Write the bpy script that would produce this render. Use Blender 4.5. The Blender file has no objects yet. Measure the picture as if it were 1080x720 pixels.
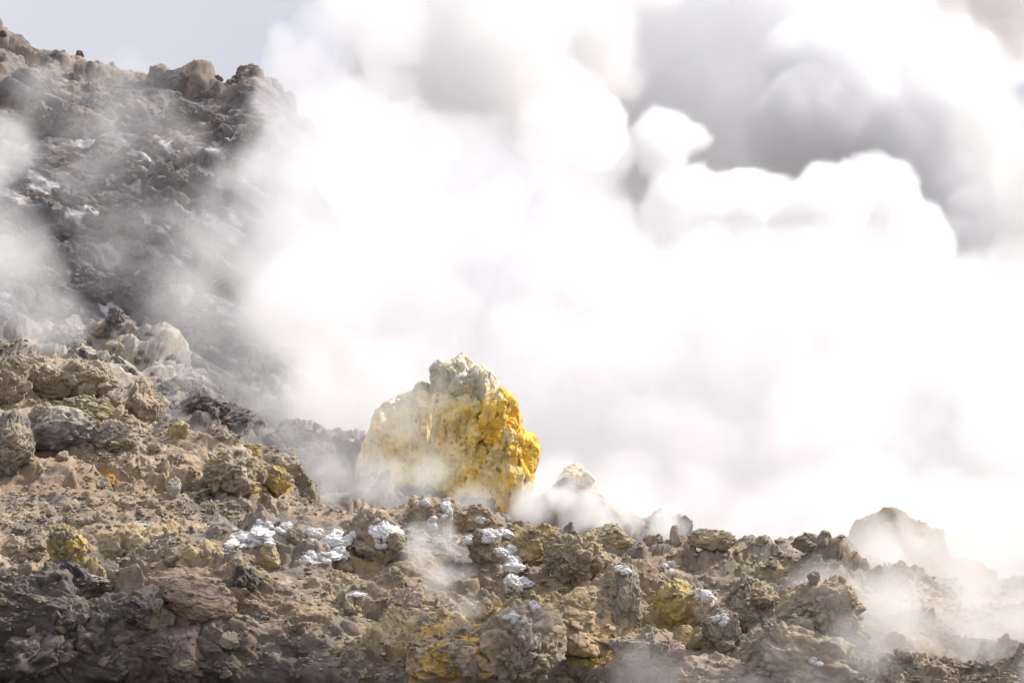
import bpy, math, random
import numpy as np
from mathutils import Vector, Matrix, Euler

S = bpy.context.scene
COL = S.collection
R = math.radians

# ------------------------------------------------------------------ camera and light
PITCH, FPX, EYE = R(5.0), 2100.0, 1.7
cd = bpy.data.cameras.new('camera')
cam = bpy.data.objects.new('camera', cd)
COL.objects.link(cam)
cd.lens, cd.sensor_width, cd.clip_start, cd.clip_end = 70.0, 36.0, 0.1, 9000.0
cam.location = (0, 0, EYE)
cam.rotation_euler = (R(90) + PITCH, 0, 0)
S.camera = cam

SUN_AZ, SUN_EL = R(64.0), R(45.0)          # azimuth to the right of straight ahead
sd = Vector((math.sin(SUN_AZ) * math.cos(SUN_EL), math.cos(SUN_AZ) * math.cos(SUN_EL), math.sin(SUN_EL)))
sl = bpy.data.lights.new('sun', 'SUN')
sl.energy, sl.angle, sl.color = 5.0, R(0.5), (1.0, 0.945, 0.87)
so = bpy.data.objects.new('sun', sl)
COL.objects.link(so)
so.rotation_euler = sd.to_track_quat('Z', 'Y').to_euler()

w = bpy.data.worlds.new('World')
S.world = w
w.use_nodes = True
nt = w.node_tree
bg = nt.nodes['Background']
sky = nt.nodes.new('ShaderNodeTexSky')
sky.sky_type = 'NISHITA'
sky.sun_disc = False
sky.sun_elevation, sky.sun_rotation = SUN_EL, SUN_AZ
sky.air_density, sky.dust_density, sky.ozone_density = 1.0, 1.2, 1.0
veil = nt.nodes.new('ShaderNodeMix')                 # thin high overcast over the clear sky
veil.data_type = 'RGBA'
wtc = nt.nodes.new('ShaderNodeTexCoord')
wno = nt.nodes.new('ShaderNodeTexNoise')
wno.inputs['Scale'].default_value, wno.inputs['Detail'].default_value = 3.0, 5.0
wmr = nt.nodes.new('ShaderNodeMapRange')
wmr.inputs[1].default_value, wmr.inputs[2].default_value, wmr.inputs[3].default_value, wmr.inputs[4].default_value = 0.35, 0.65, 0.74, 0.92
nt.links.new(wtc.outputs['Generated'], wno.inputs['Vector'])
nt.links.new(wno.outputs['Fac'], wmr.inputs[0])
nt.links.new(wmr.outputs[0], veil.inputs[0])
nt.links.new(sky.outputs[0], veil.inputs[6])
wsx = nt.nodes.new('ShaderNodeSeparateXYZ')
nt.links.new(wtc.outputs['Generated'], wsx.inputs[0])
wel = nt.nodes.new('ShaderNodeMapRange')
wel.inputs[1].default_value, wel.inputs[2].default_value, wel.inputs[3].default_value, wel.inputs[4].default_value = 0.2, 0.8, 1.0, 1.7
nt.links.new(wsx.outputs['Z'], wel.inputs[0])
wvc = nt.nodes.new('ShaderNodeVectorMath')
wvc.operation = 'SCALE'
wvc.inputs[0].default_value = (7.0, 6.95, 7.4)
nt.links.new(wel.outputs[0], wvc.inputs['Scale'])
nt.links.new(wvc.outputs[0], veil.inputs[7])
nt.links.new(veil.outputs[2], bg.inputs[0])
bg.inputs[1].default_value = 0.08

S.view_settings.view_transform = 'Standard'
S.view_settings.look = 'None'
S.view_settings.exposure = 0.44
S.view_settings.gamma = 1.0
cy = S.cycles
cy.use_denoising = True
cy.use_adaptive_sampling = True
cy.adaptive_threshold = 0.03
cy.max_bounces = 12
cy.diffuse_bounces = 3
cy.volume_bounces = 8
cy.volume_step_rate = 3.0
cy.transparent_max_bounces = 16


# ------------------------------------------------------------------ frame of the photograph <-> world
def at(px, py, r):
    """World points at picture position (px, py) of the 1080x720 photograph and horizontal distance r."""
    px, py, r = np.broadcast_arrays(np.asarray(px, float), np.asarray(py, float), np.asarray(r, float))
    a, b = (px - 540.0) / FPX, (360.0 - py) / FPX
    y = math.cos(PITCH) - b * math.sin(PITCH)
    z = math.sin(PITCH) + b * math.cos(PITCH)
    k = r / np.sqrt(a * a + y * y)
    return np.stack([a * k, y * k, EYE + z * k], -1)


def proj(P):
    x, y, z = P[..., 0], P[..., 1], P[..., 2] - EYE
    d = y * math.cos(PITCH) + z * math.sin(PITCH)
    u = -y * math.sin(PITCH) + z * math.cos(PITCH)
    return 540.0 + FPX * x / d, 360.0 - FPX * u / d, d


# ------------------------------------------------------------------ noise
def _hash(ix, iy, iz, seed):
    h = (ix.astype(np.uint32) * np.uint32(374761393) + iy.astype(np.uint32) * np.uint32(668265263)
         + iz.astype(np.uint32) * np.uint32(2147483647) + np.uint32(seed * 974711 + 12345))
    h = (h ^ (h >> np.uint32(13))) * np.uint32(1274126177)
    h = (h ^ (h >> np.uint32(16))) * np.uint32(2246822519)
    return h ^ (h >> np.uint32(15))


def perlin(P, seed=0):
    f = np.floor(P)
    i = f.astype(np.int64)
    t = (P - f).astype(np.float32)
    u = t * t * t * (t * (t * 6 - 15) + 10)
    out = np.zeros(len(P), np.float32)
    for dx in (0, 1):
        wx = u[:, 0] if dx else 1 - u[:, 0]
        for dy in (0, 1):
            wy = u[:, 1] if dy else 1 - u[:, 1]
            for dz in (0, 1):
                wz = u[:, 2] if dz else 1 - u[:, 2]
                h = _hash(i[:, 0] + dx, i[:, 1] + dy, i[:, 2] + dz, seed)
                gx = (h & np.uint32(1023)).astype(np.float32) / 511.5 - 1
                gy = ((h >> np.uint32(10)) & np.uint32(1023)).astype(np.float32) / 511.5 - 1
                gz = ((h >> np.uint32(20)) & np.uint32(1023)).astype(np.float32) / 511.5 - 1
                out += wx * wy * wz * (gx * (t[:, 0] - dx) + gy * (t[:, 1] - dy) + gz * (t[:, 2] - dz))
    return out


def fbm(P, octv=5, seed=0, gain=0.5, ridged=False):
    s, a, n = np.zeros(len(P), np.float32), 1.0, 0.0
    Q = P.copy()
    for o in range(octv):
        v = perlin(Q, seed + o * 7)
        if ridged:
            v = 0.5 - np.abs(v) * 1.6
        s += a * v
        a *= gain
        Q = Q * 2.03 + 11.7
    return s


def warp(P, amp, freq, seed, octv=2):
    return P + amp * np.stack([fbm(P * freq, octv, seed + 31 * k) for k in range(3)], -1)


def cells(P, seed=0, tilt=1.0, soft=0.12):
    """Voronoi blocks: (value of each block's own tilted plane, F1, F2)."""
    f = np.floor(P - 0.5)
    i = f.astype(np.int64)
    n = len(P)
    d1, d2 = np.full(n, 9.0, np.float32), np.full(n, 9.0, np.float32)
    val, val2 = np.zeros(n, np.float32), np.zeros(n, np.float32)
    for dx in (0, 1):
        for dy in (0, 1):
            for dz in (0, 1):
                a, b, c = i[:, 0] + dx, i[:, 1] + dy, i[:, 2] + dz
                h = _hash(a, b, c, seed)
                h2 = _hash(a, b, c, seed + 101)
                k = np.uint32(1023)
                j = np.stack([(h & k), (h >> np.uint32(10)) & k, (h >> np.uint32(20)) & k], -1).astype(np.float32) / 1023.0
                g = np.stack([(h2 & k), (h2 >> np.uint32(10)) & k, (h2 >> np.uint32(20)) & k], -1).astype(np.float32) / 511.5 - 1
                ce = np.stack([a, b, c], -1) + 0.5 + (j - 0.5) * 0.8
                dv = (P - ce).astype(np.float32)
                d = np.sqrt((dv * dv).sum(-1))
                v = (dv * g).sum(-1) * tilt + (h2 % np.uint32(97)).astype(np.float32) / 97.0 - 0.5
                m = d < d1
                m2 = ~m & (d < d2)
                val2 = np.where(m, val, np.where(m2, v, val2))
                d2 = np.where(m, d1, np.minimum(d2, d))
                val = np.where(m, v, val)
                d1 = np.where(m, d, d1)
    e = 0.5 * (1 - sstep(0.0, soft, d2 - d1))
    return val * (1 - e) + val2 * e, d1, d2


def sstep(a, b, x):
    t = np.clip((x - a) / (b - a), 0, 1)
    return t * t * (3 - 2 * t)


def mix(a, b, t):
    return a + (b - a) * t[..., None]


def c3(*v):
    return np.array(v, np.float32)


def crag(P, s, seed, block=1.0, knob=1.0, dip=0.0, rmin=0.15):
    """Rock relief in metres; s = size in metres of a one-pixel feature at this distance."""
    c, sn = math.cos(dip), math.sin(dip)
    Q = np.stack([P[:, 0] * c + P[:, 2] * sn, P[:, 1], -P[:, 0] * sn + P[:, 2] * c], -1) / s
    st = np.array([0.62, 0.8, 1.25])
    W = warp(Q * st, 26.0, 1 / 90.0, seed, 3)
    v1, a1, b1 = cells(W / 75.0, seed + 1, 1.4)
    W2 = warp(W, 9.0, 1 / 26.0, seed + 50, 2)
    v2, a2, b2 = cells(W2 / 27.0, seed + 2, 1.3)
    v3, a3, b3 = cells(W2 / 10.5, seed + 3, 1.2)
    rid = fbm(W / 120.0, 4, seed + 5, 0.55, True)
    fine = fbm(Q / 7.0, 4, seed + 9, 0.6)
    v4, k1, k2 = cells(warp(Q, 2.0, 1 / 8.0, seed + 77, 1) / 6.0, seed + 4)
    kmask = sstep(-0.05, 0.3, perlin(Q / 85.0, seed + 12))
    big = fbm(W / 210.0, 2, seed + 6)
    rough = rmin + (1.35 - rmin) * sstep(-0.25, 0.3, fbm(Q / 120.0, 3, seed + 15))
    h = 26.0 * big + 15.0 * rid + block * rough * (16.0 * v1 - 5.0 * np.exp(-(b1 - a1) / 0.08)
                                      + 6.5 * v2 - 3.0 * np.exp(-(b2 - a2) / 0.10)
                                      + 2.8 * v3 - 1.3 * np.exp(-(b3 - a3) / 0.14))
    led = fbm(np.stack([W[:, 0] * 0.22, W[:, 1] * 0.6, W[:, 2] * 1.5 + 0.5 * W[:, 1]], -1) / 26.0, 4, seed + 33, 0.55, True)
    h += 7.0 * (0.4 + 0.6 * rough) * led
    h += (0.45 + rough) * 1.35 * fine + knob * 2.1 * kmask * (0.8 - k1 * 1.3)
    return h * s, kmask, v1, v2


# ------------------------------------------------------------------ materials
def rock_material(name, s, bump=1.0, rough=0.93, speck=0.35, dist=None):
    m = bpy.data.materials.new(name)
    m.use_nodes = True
    t = m.node_tree
    N, K = t.nodes.new, t.links.new
    b = t.nodes['Principled BSDF']
    b.inputs['Roughness'].default_value = rough
    b.inputs['Specular IOR Level'].default_value = 0.2
    at_ = N('ShaderNodeAttribute')
    at_.attribute_name = 'tint'
    tc = N('ShaderNodeTexCoord')
    n1 = N('ShaderNodeTexNoise')
    n1.inputs['Scale'].default_value = 1 / (s * 9)
    n1.inputs['Detail'].default_value = 8
    n1.inputs['Roughness'].default_value = 0.68
    K(tc.outputs['Object'], n1.inputs['Vector'])
    r1 = N('ShaderNodeMapRange')
    r1.inputs[1].default_value, r1.inputs[2].default_value = 0.3, 0.7
    r1.inputs[3].default_value, r1.inputs[4].default_value = 1 - speck, 1 + speck
    K(n1.outputs['Fac'], r1.inputs[0])
    mu = N('ShaderNodeMix')
    mu.data_type, mu.blend_type = 'RGBA', 'MULTIPLY'
    mu.inputs[0].default_value = 1.0
    K(at_.outputs['Color'], mu.inputs[6])
    K(r1.outputs[0], mu.inputs[7])
    K(mu.outputs[2], b.inputs['Base Color'])
    n2 = N('ShaderNodeTexNoise')
    n2.inputs['Scale'].default_value = 1 / (s * 5)
    n2.inputs['Detail'].default_value = 9
    n2.inputs['Roughness'].default_value = 0.72
    K(tc.outputs['Object'], n2.inputs['Vector'])
    bp = N('ShaderNodeBump')
    bp.inputs['Strength'].default_value = 0.85 * bump
    bp.inputs['Distance'].default_value = s * 3.0 if dist is None else dist
    K(n2.outputs['Fac'], bp.inputs['Height'])
    K(bp.outputs[0], b.inputs['Normal'])
    return m


ALB = 0.84
# ------------------------------------------------------------------ meshes
def mesh_obj(name, V, F, mat, tint=None, parent=None, smooth=True, link=True):
    me = bpy.data.meshes.new(name)
    V = np.asarray(V, np.float32)
    F = np.asarray(F, np.int32)
    me.vertices.add(len(V))
    me.vertices.foreach_set('co', V.ravel())
    k = F.shape[1]
    me.loops.add(F.size)
    me.loops.foreach_set('vertex_index', F.ravel())
    me.polygons.add(len(F))
    me.polygons.foreach_set('loop_start', np.arange(0, F.size, k, dtype=np.int32))
    me.polygons.foreach_set('loop_total', np.full(len(F), k, np.int32))
    me.polygons.foreach_set('use_smooth', np.full(len(F), smooth))
    me.update(calc_edges=True)
    if tint is not None:
        a = me.attributes.new('tint', 'FLOAT_COLOR', 'POINT')
        T = np.ones((len(V), 4), np.float32)
        T[:, :3] = np.clip(tint, 0.005, 0.95)
        a.data.foreach_set('color', T.ravel())
    me.materials.append(mat)
    o = bpy.data.objects.new(name, me)
    if link:
        COL.objects.link(o)
    if parent is not None:
        o.parent = parent
    return o


def tag(o, label=None, cat=None, group=None, kind=None):
    if label:
        o['label'] = label
    if cat:
        o['category'] = cat
    if group:
        o['group'] = group
    if kind:
        o['kind'] = kind
    return o


def empty(name, loc):
    o = bpy.data.objects.new(name, None)
    COL.objects.link(o)
    o.location = loc
    o.empty_display_size = 0.1
    return o


def curve(pts, px):
    p = np.array(pts, float)
    p[:, 2] = SQ(p[:, 2])
    x = [np.interp(px, p[:, 0], p[:, k]) for k in (1, 2)]
    return tuple(np.convolve(np.pad(a, 4, mode='edge'), np.ones(9) / 9, 'valid') for a in x)


def hermite(Pk, T, v):
    """Monotone-ish cubic through knots Pk (K, cols, 3) at parameters T, sampled at v."""
    K = len(T)
    m = np.zeros_like(Pk)
    for k in range(K):
        a, b = max(k - 1, 0), min(k + 1, K - 1)
        m[k] = (Pk[b] - Pk[a]) / (T[b] - T[a])
    out = np.zeros((len(v),) + Pk.shape[1:])
    for j, x in enumerate(v):
        k = min(np.searchsorted(T, x, 'right') - 1, K - 2)
        h = T[k + 1] - T[k]
        t = (x - T[k]) / h
        out[j] = ((2 * t ** 3 - 3 * t * t + 1) * Pk[k] + (t ** 3 - 2 * t * t + t) * h * m[k] * 0.7
                  + (-2 * t ** 3 + 3 * t * t) * Pk[k + 1] + (t ** 3 - t * t) * h * m[k + 1] * 0.7)
    return out


SQ = lambda r: r
HITS = []          # (px, py, depth, point, normal) of every terrain sheet, for standing things on it


def grid_normals(P):
    du = np.gradient(P, axis=1)
    dv = np.gradient(P, axis=0)
    n = np.cross(du, dv)
    n /= np.linalg.norm(n, axis=-1, keepdims=True) + 1e-9
    return n


def patch(name, x0, x1, step, curves, rows, s, seed, colour, mat, block=1.0, knob=1.0, dip=0.0, amp=1.0, label=None, cat=None, crest=None, rmin=0.4):
    px = np.arange(x0, x1 + step, step)
    Pk = []
    for c in curves:
        if callable(c):
            Pk.append(c(px, Pk))
        else:
            py, r = curve(c, px)
            Pk.append(at(px, py, r))
    Pk = np.array(Pk)
    T = np.concatenate([[0], np.cumsum(rows)]).astype(float)
    P = hermite(Pk, T, np.arange(0, T[-1] + 1))
    n = grid_normals(P)
    if n[..., 2].mean() < 0:
        n = -n
    nr, nc = P.shape[:2]
    Pf, nf = P.reshape(-1, 3), n.reshape(-1, 3)
    h, km, v1, v2 = crag(Pf, s, seed, block, knob, dip, rmin)
    h *= amp
    fade = sstep(-0.3, 0.5, Pf[:, 2]) if name != 'ground' else 1.0
    nn = nf * 0.75 + np.array([0, -0.05, 0.35])
    V = Pf + nn * (h * fade)[:, None]
    if crest is not None:                      # keep the ridge at its surveyed height after the relief is added
        tpy, tr = curve(crest, px)
        _, Yv, Dv = proj(V)
        ci = int(T[[i for i, c in enumerate(curves) if c is crest][0]])
        have = Yv.reshape(nr, nc)[max(ci - 40, 0):ci + 25].min(0)
        d = np.convolve(np.pad(have - tpy, 20, mode='edge'), np.ones(41) / 41, 'valid')
        wgt = np.clip(np.arange(nr) / max(ci - 15, 1), 0, 1) ** 1.5
        V = V + np.array([0, 0, 1.0]) * (wgt[:, None] * (d * tr / FPX)[None]).reshape(-1, 1)
    j = (V + 0).reshape(nr, nc, 3)
    fn = grid_normals(j)
    if fn[..., 2].mean() < 0:
        fn = -fn
    fn = fn.reshape(-1, 3)
    X, Y, D = proj(V)
    HITS.append((X, Y, D, V, nf))
    tint = colour(V, X, Y, fn, km, v1, v2, s) * ALB
    idx = np.arange(nr * nc).reshape(nr, nc)
    F = np.stack([idx[:-1, :-1], idx[:-1, 1:], idx[1:, 1:], idx[1:, :-1]], -1).reshape(-1, 4)
    o = mesh_obj(name, V, F, mat, tint)
    tag(o, label, cat, None, 'structure')
    return o


def hit(px, py, rad=3.0, dmax=1e9):
    best = None
    for X, Y, D, V, n in HITS:
        q = (X - px) ** 2 + (Y - py) ** 2
        q = np.where(D < dmax, q, 1e9)
        m = np.where(q < rad * rad)[0]
        if len(m) == 0:
            continue
        i = m[np.argmin(D[m])]
        near = m[D[m] < D[i] * 1.03]
        i = near[np.argmin(q[near])]
        if best is None or D[i] < best[2]:
            best = (V[i], n[i], D[i])
    return best


# ------------------------------------------------------------------ terrain colours
BEIGE, GREY, DARK, RUST, OCHRE, PALE, YEL = (c3(.33, .255, .188), c3(.23, .195, .17), c3(.10, .092, .088), c3(.30, .17, .105),
                                              c3(.38, .25, .09), c3(.46, .42, .36), c3(.52, .38, .07))


def blotch(tint, X, Y, V, s, seed, spots):
    nz = fbm(V / (s * 22), 4, seed + 400)
    nz2 = fbm(V / (s * 6), 3, seed + 420)
    for (x, y, rx, ry, col, k) in spots:
        d = np.sqrt(((X - x) / rx) ** 2 + ((Y - y) / ry) ** 2) + nz * 0.9 + nz2 * 0.5
        tint = mix(tint, c3(*col), k * (1 - sstep(0.55, 1.05, d)))
    return tint


def bank_colour(V, X, Y, n, km, v1, v2, s):
    a = fbm(V / (s * 130), 4, 900)
    b = fbm(V / (s * 34), 4, 910)
    t = mix(np.broadcast_to(GREY, V.shape), BEIGE, sstep(-0.35, 0.35, a + 0.4 * b))
    t = mix(t, DARK * 1.4, 0.5 * sstep(0.15, 0.5, -b - 0.25 * v2))
    t = mix(t, c3(.30, .205, .155), 0.6 * sstep(0.1, 0.5, fbm(V / (s * 90), 3, 930)))
    t = mix(t, c3(.36, .25, .13), 0.4 * sstep(0.22, 0.5, fbm(V / (s * 60), 4, 940) + 0.15 * a))
    t = mix(t, PALE, 0.5 * sstep(0.30, 0.6, fbm(V / (s * 18), 3, 950)))
    # shade painted into the rock colour over the low left end of the bank
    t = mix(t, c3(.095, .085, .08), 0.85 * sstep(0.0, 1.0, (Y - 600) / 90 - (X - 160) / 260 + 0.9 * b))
    return blotch(t, X, Y, V, s, 1, BANK_SPOTS)


CRUSTS = [
    (272, 563, 50, 24, 20, 5.0, 'scattered white salt nodules high on the bank, left of all other crusts'),
    (302, 556, 18, 9, 6, 4.6, 'small row of white nodules behind the upright tan block'),
    (250, 572, 26, 16, 9, 3.2, 'tiny white specks of salt left of the scattered nodules'),
    (328, 563, 22, 10, 8, 5.4, 'white salt crust between the nodules and the long crust'),
    (357, 570, 40, 15, 11, 7.4, 'long white salt crust lying on a brown rock'),
    (338, 588, 46, 11, 13, 4.8, 'low white salt rim on the edge below the long crust'),
    (358, 582, 14, 9, 4, 6.0, 'short white lump under the long salt crust'),
    (409, 562, 30, 28, 16, 5.0, 'bluish white knobbly crust on a rounded rock left of the vent'),
    (446, 529, 16, 8, 5, 4.4, 'white crust on the highest rock of the bank crest'),
    (472, 537, 10, 24, 8, 5.2, 'upright white crust on the bank crest below the mound'),
    (456, 552, 10, 10, 4, 5.0, 'small white patch under the crest beside the upright crust'),
    (490, 568, 13, 12, 4, 5.5, 'single pale lump right of the steam vent'),
    (514, 562, 36, 12, 8, 6.8, 'white crust capping the dark brown rock'),
    (505, 548, 12, 6, 4, 3.6, 'few white grains on the tan crest rock'),
    (538, 590, 20, 22, 4, 10.5, 'pair of big smooth white nodules on the slope'),
    (552, 616, 22, 16, 6, 8.6, 'big white nodular cushion below the smooth pair'),
    (561, 640, 7, 14, 3, 4.6, 'narrow white streak under the big white cushion'),
    (657, 600, 12, 7, 3, 5.0, 'white tip on the knobbly beige rock'),
    (708, 595, 14, 8, 4, 4.6, 'little white knob standing above the yellow block'),
    (745, 628, 12, 16, 4, 6.0, 'white salt patch on the orange block'),
    (757, 652, 15, 8, 4, 5.0, 'white salt cap right below the orange block'),
    (859, 698, 14, 8, 4, 4.6, 'white pebbles on the grey rock in the lower steam'),
    (540, 652, 20, 12, 7, 4.0, 'pale salt crust at the tip of the brown pinnacle'),
    (376, 626, 22, 6, 6, 2.6, 'thin white line of salt on the brown rock left of the vent'),
    (800, 585, 12, 6, 4, 2.6, 'few white grains on the brown slope right of the yellow block'),
]

BANK_SPOTS = [(c[0], c[1] + 1, c[2] * .55 + 2, c[3] * .5 + 2, (.56, .53, .50), .6) for c in CRUSTS] + [(712, 652, 46, 34, (.40, .31, .15), .8), (72, 594, 50, 26, (.36, .28, .13), .8), (480, 664, 90, 34, (.40, .30, .14), .8), (600, 640, 80, 40, (.38, .29, .16), .7),
    (215, 632, 30, 20, (.34, .24, .17), .8), (160, 640, 22, 16, (.34, .25, .13), .8), (190, 690, 26, 34, (.28, .20, .17), .8),
    (265, 612, 14, 10, (.40, .30, .05), .7), (620, 670, 60, 42, (.40, .28, .10), .85), (655, 690, 46, 16, (.40, .26, .08), .7),
    (545, 572, 26, 22, (.42, .32, .12), .7), (480, 690, 60, 36, (.44, .32, .12), .7), (680, 692, 24, 24, (.30, .16, .12), .7),
    (800, 600, 40, 14, (.36, .30, .17), .6), (110, 622, 34, 10, (.36, .31, .26), .7), (850, 640, 40, 26, (.36, .25, .15), .6),
    (640, 560, 34, 12, (.38, .31, .17), .6), (390, 590, 26, 14, (.36, .27, .10), .5), (760, 700, 60, 18, (.34, .24, .19), .5),
]


def hill_colour(V, X, Y, n, km, v1, v2, s):
    a = fbm(V / (s * 110), 4, 800)
    b = fbm(V / (s * 30), 4, 810)
    t = mix(np.broadcast_to(GREY * 1.15, V.shape), BEIGE * 1.15, sstep(-0.45, 0.2, a + 0.4 * b))
    t = mix(t, c3(.13, .12, .125), 0.75 * sstep(0.18, 0.5, -b - 0.3 * v1))
    t = mix(t, PALE, 0.45 * sstep(0.28, 0.6, fbm(V / (s * 16), 3, 850)))
    t = mix(t, c3(.36, .32, .16), 0.5 * sstep(0.2, 0.5, fbm(V / (s * 50), 3, 870)))
    return blotch(t, X, Y, V, s, 2, [
        (80, 510, 120, 15, (.31, .22, .155), .75), (150, 535, 70, 14, (.31, .225, .16), .6), (15, 492, 70, 9, (.33, .22, .15), .7),
        (115, 505, 10, 8, (.50, .27, .06), .9), (245, 500, 26, 24, (.40, .30, .08), .8), (288, 507, 22, 16, (.48, .36, .10), .9),
        (262, 474, 16, 8, (.50, .38, .06), .9), (190, 450, 14, 10, (.48, .40, .16), .7), (80, 432, 36, 14, (.36, .31, .12), .6),
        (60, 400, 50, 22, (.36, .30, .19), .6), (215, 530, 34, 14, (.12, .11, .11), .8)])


def mid_colour(V, X, Y, n, km, v1, v2, s):
    b = fbm(V / (s * 30), 4, 710)
    t = mix(np.broadcast_to(c3(.15, .135, .14), V.shape), c3(.24, .205, .185), sstep(-0.3, 0.3, b))
    t = blotch(t, X, Y, V, s, 3, [(110, 380, 110, 60, (.42, .37, .31), .9), (170, 360, 60, 40, (.44, .39, .34), .8), (330, 500, 70, 60, (.26, .22, .18), .7), (608, 545, 90, 40, (.38, .31, .24), .95)])
    return mix(t, c3(.10, .09, .10), 0.5 * sstep(0.2, 0.5, fbm(V / (s * 14), 3, 720)))


def cliff_colour(V, X, Y, n, km, v1, v2, s):
    a = fbm(V / (s * 80), 4, 600)
    b = fbm(V / (s * 24), 4, 610)
    t = mix(np.broadcast_to(c3(.14, .133, .14), V.shape), c3(.29, .235, .20), sstep(-0.2, 0.35, a + 0.4 * b + (130 - Y) / 260))
    t = mix(t, c3(.05, .052, .065), 0.6 * sstep(0.1, 0.4, -b))
    streak = fbm(np.stack([(V[:, 0] * .8 - V[:, 2] * .6) * .4, V[:, 1] * .4, (V[:, 0] * .6 + V[:, 2] * .8) * 1.5], -1) / (s * 22), 4, 640)
    zone = sstep(120, 150, Y) * sstep(0.12, 0.32, streak + 0.1 * a)
    return mix(t, c3(.58, .56, .58), 0.8 * zone)


def outcrop_colour(V, X, Y, n, km, v1, v2, s):
    b = fbm(V / (s * 40), 4, 510)
    t = mix(np.broadcast_to(c3(.20, .165, .13), V.shape), c3(.30, .235, .165), sstep(-0.3, 0.3, b))
    return mix(t, PALE, 0.4 * sstep(0.25, 0.5, fbm(V / (s * 14), 3, 520)))


def ground_at(z, r):
    return lambda px, Pk: np.stack([(px - 540) / FPX * r, np.full(len(px), float(r)), np.full(len(px), z)], -1)


def behind(dr, z):
    """Foot of the back slope: dr metres behind the last curve."""
    def f(px, Pk):
        L = Pk[-1]
        d = L[:, :2] / np.linalg.norm(L[:, :2], axis=1, keepdims=True)
        return np.concatenate([L[:, :2] + d * dr, np.full((len(L), 1), z)], 1)
    return f


def before(nxt, dr, z):
    def f(px, Pk):
        py, r = curve(nxt, px)
        L = at(px, py, r)
        d = L[:, :2] / np.linalg.norm(L[:, :2], axis=1, keepdims=True)
        return np.concatenate([L[:, :2] - d * dr, np.full((len(L), 1), z)], 1)
    return f


M_BANK = rock_material('bank_rock', 0.0065)
M_HILL = rock_material('slope_rock', 0.0125)
M_MID = rock_material('talus_rock', 0.026)
M_CLIFF = rock_material('cliff_rock', 0.066)

SQ = lambda r: 16.0 + (r - 16.0) * np.where(r < 16, 0.5, 0.8)
# near bank: the rocky lip across the bottom of the view
b0 = [(-260, 800, 10.6), (300, 800, 10.6), (430, 800, 9.0), (1340, 800, 8.8)]
b1 = [(-260, 712, 11.0), (150, 705, 11.0), (300, 710, 11.0), (400, 712, 10.2), (520, 716, 9.6), (640, 706, 10.4), (850, 712, 10.6), (1340, 716, 11)]
b2 = [(-260, 640, 11.5), (100, 618, 11.6), (240, 598, 11.9), (330, 622, 12.2), (420, 640, 12.6), (500, 650, 12.6), (570, 655, 12.4), (640, 640, 12.2),
      (720, 648, 13.0), (850, 640, 13.0), (1000, 668, 13.2), (1340, 680, 13.6)]
b3 = [(-260, 618, 12.8), (60, 597, 13.2), (160, 578, 13.2), (250, 566, 13.8), (330, 572, 14.0), (430, 580, 14.4), (480, 590, 14.6), (540, 596, 14.4),
      (620, 602, 14.6), (720, 606, 15.0), (850, 600, 15.2), (950, 625, 15.4), (1340, 650, 16)]
b4 = [(-260, 612, 13.6), (0, 600, 14.0), (60, 588, 14.2), (130, 567, 14.6), (200, 549, 15.4), (240, 543, 15.8), (300, 539, 16.4), (400, 533, 17.0),
      (470, 528, 17.4), (512, 540, 17.4), (560, 560, 17.4), (600, 570, 17.6), (640, 563, 18.0), (690, 572, 18.2), (720, 564, 18.6), (760, 567, 19),
      (850, 571, 19), (880, 566, 19), (940, 598, 19), (1000, 618, 19), (1100, 632, 19), (1340, 640, 19)]
b5 = [(x, y + 46, r + 2.6) for x, y, r in b4]
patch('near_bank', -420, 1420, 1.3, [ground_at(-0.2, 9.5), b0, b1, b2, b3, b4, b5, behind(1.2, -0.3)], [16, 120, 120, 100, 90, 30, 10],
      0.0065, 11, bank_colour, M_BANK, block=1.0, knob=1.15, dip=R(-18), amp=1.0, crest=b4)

SQ = lambda r: 17.0 + (r - 15.0) * 0.6
# hillside falling from the left
h0 = [(-260, 650, 14.5), (0, 622, 15.3), (130, 585, 16.6), (240, 556, 18.6), (330, 556, 21), (460, 590, 23)]
h1 = [(-260, 560, 18.5), (0, 545, 18.6), (100, 543, 19.5), (180, 540, 20.6), (240, 538, 21.4), (310, 540, 22.6), (460, 580, 23.6)]
h2 = [(-260, 480, 22), (0, 487, 22.5), (110, 490, 23.5), (190, 488, 23.4), (240, 505, 22.8), (300, 515, 23.2), (340, 545, 24), (460, 580, 24.2)]
h3 = [(-260, 400, 28), (0, 415, 28), (90, 432, 28), (160, 462, 27), (220, 478, 25.6), (280, 498, 24.6), (340, 545, 25), (460, 580, 25)]
h4 = [(-260, 335, 34), (0, 358, 34), (60, 377, 34), (110, 410, 33), (150, 441, 32), (200, 461, 29.6), (250, 472, 27.6), (285, 486, 26.6), (305, 502, 26),
      (318, 528, 26), (340, 552, 26), (460, 590, 26)]
h5 = [(x, y + 40, r + 4) for x, y, r in h4]
patch('hillside', -520, 440, 1.3, [before(h0, 2.0, -0.3), h0, h1, h2, h3, h4, h5, behind(3, -0.3)], [8, 90, 95, 100, 95, 24, 8],
      0.0118, 23, hill_colour, M_HILL, block=1.0, knob=0.7, dip=R(-30), amp=1.0, crest=h4)

SQ = lambda r: 40.0 + (r - 40.0) * 0.65
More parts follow.
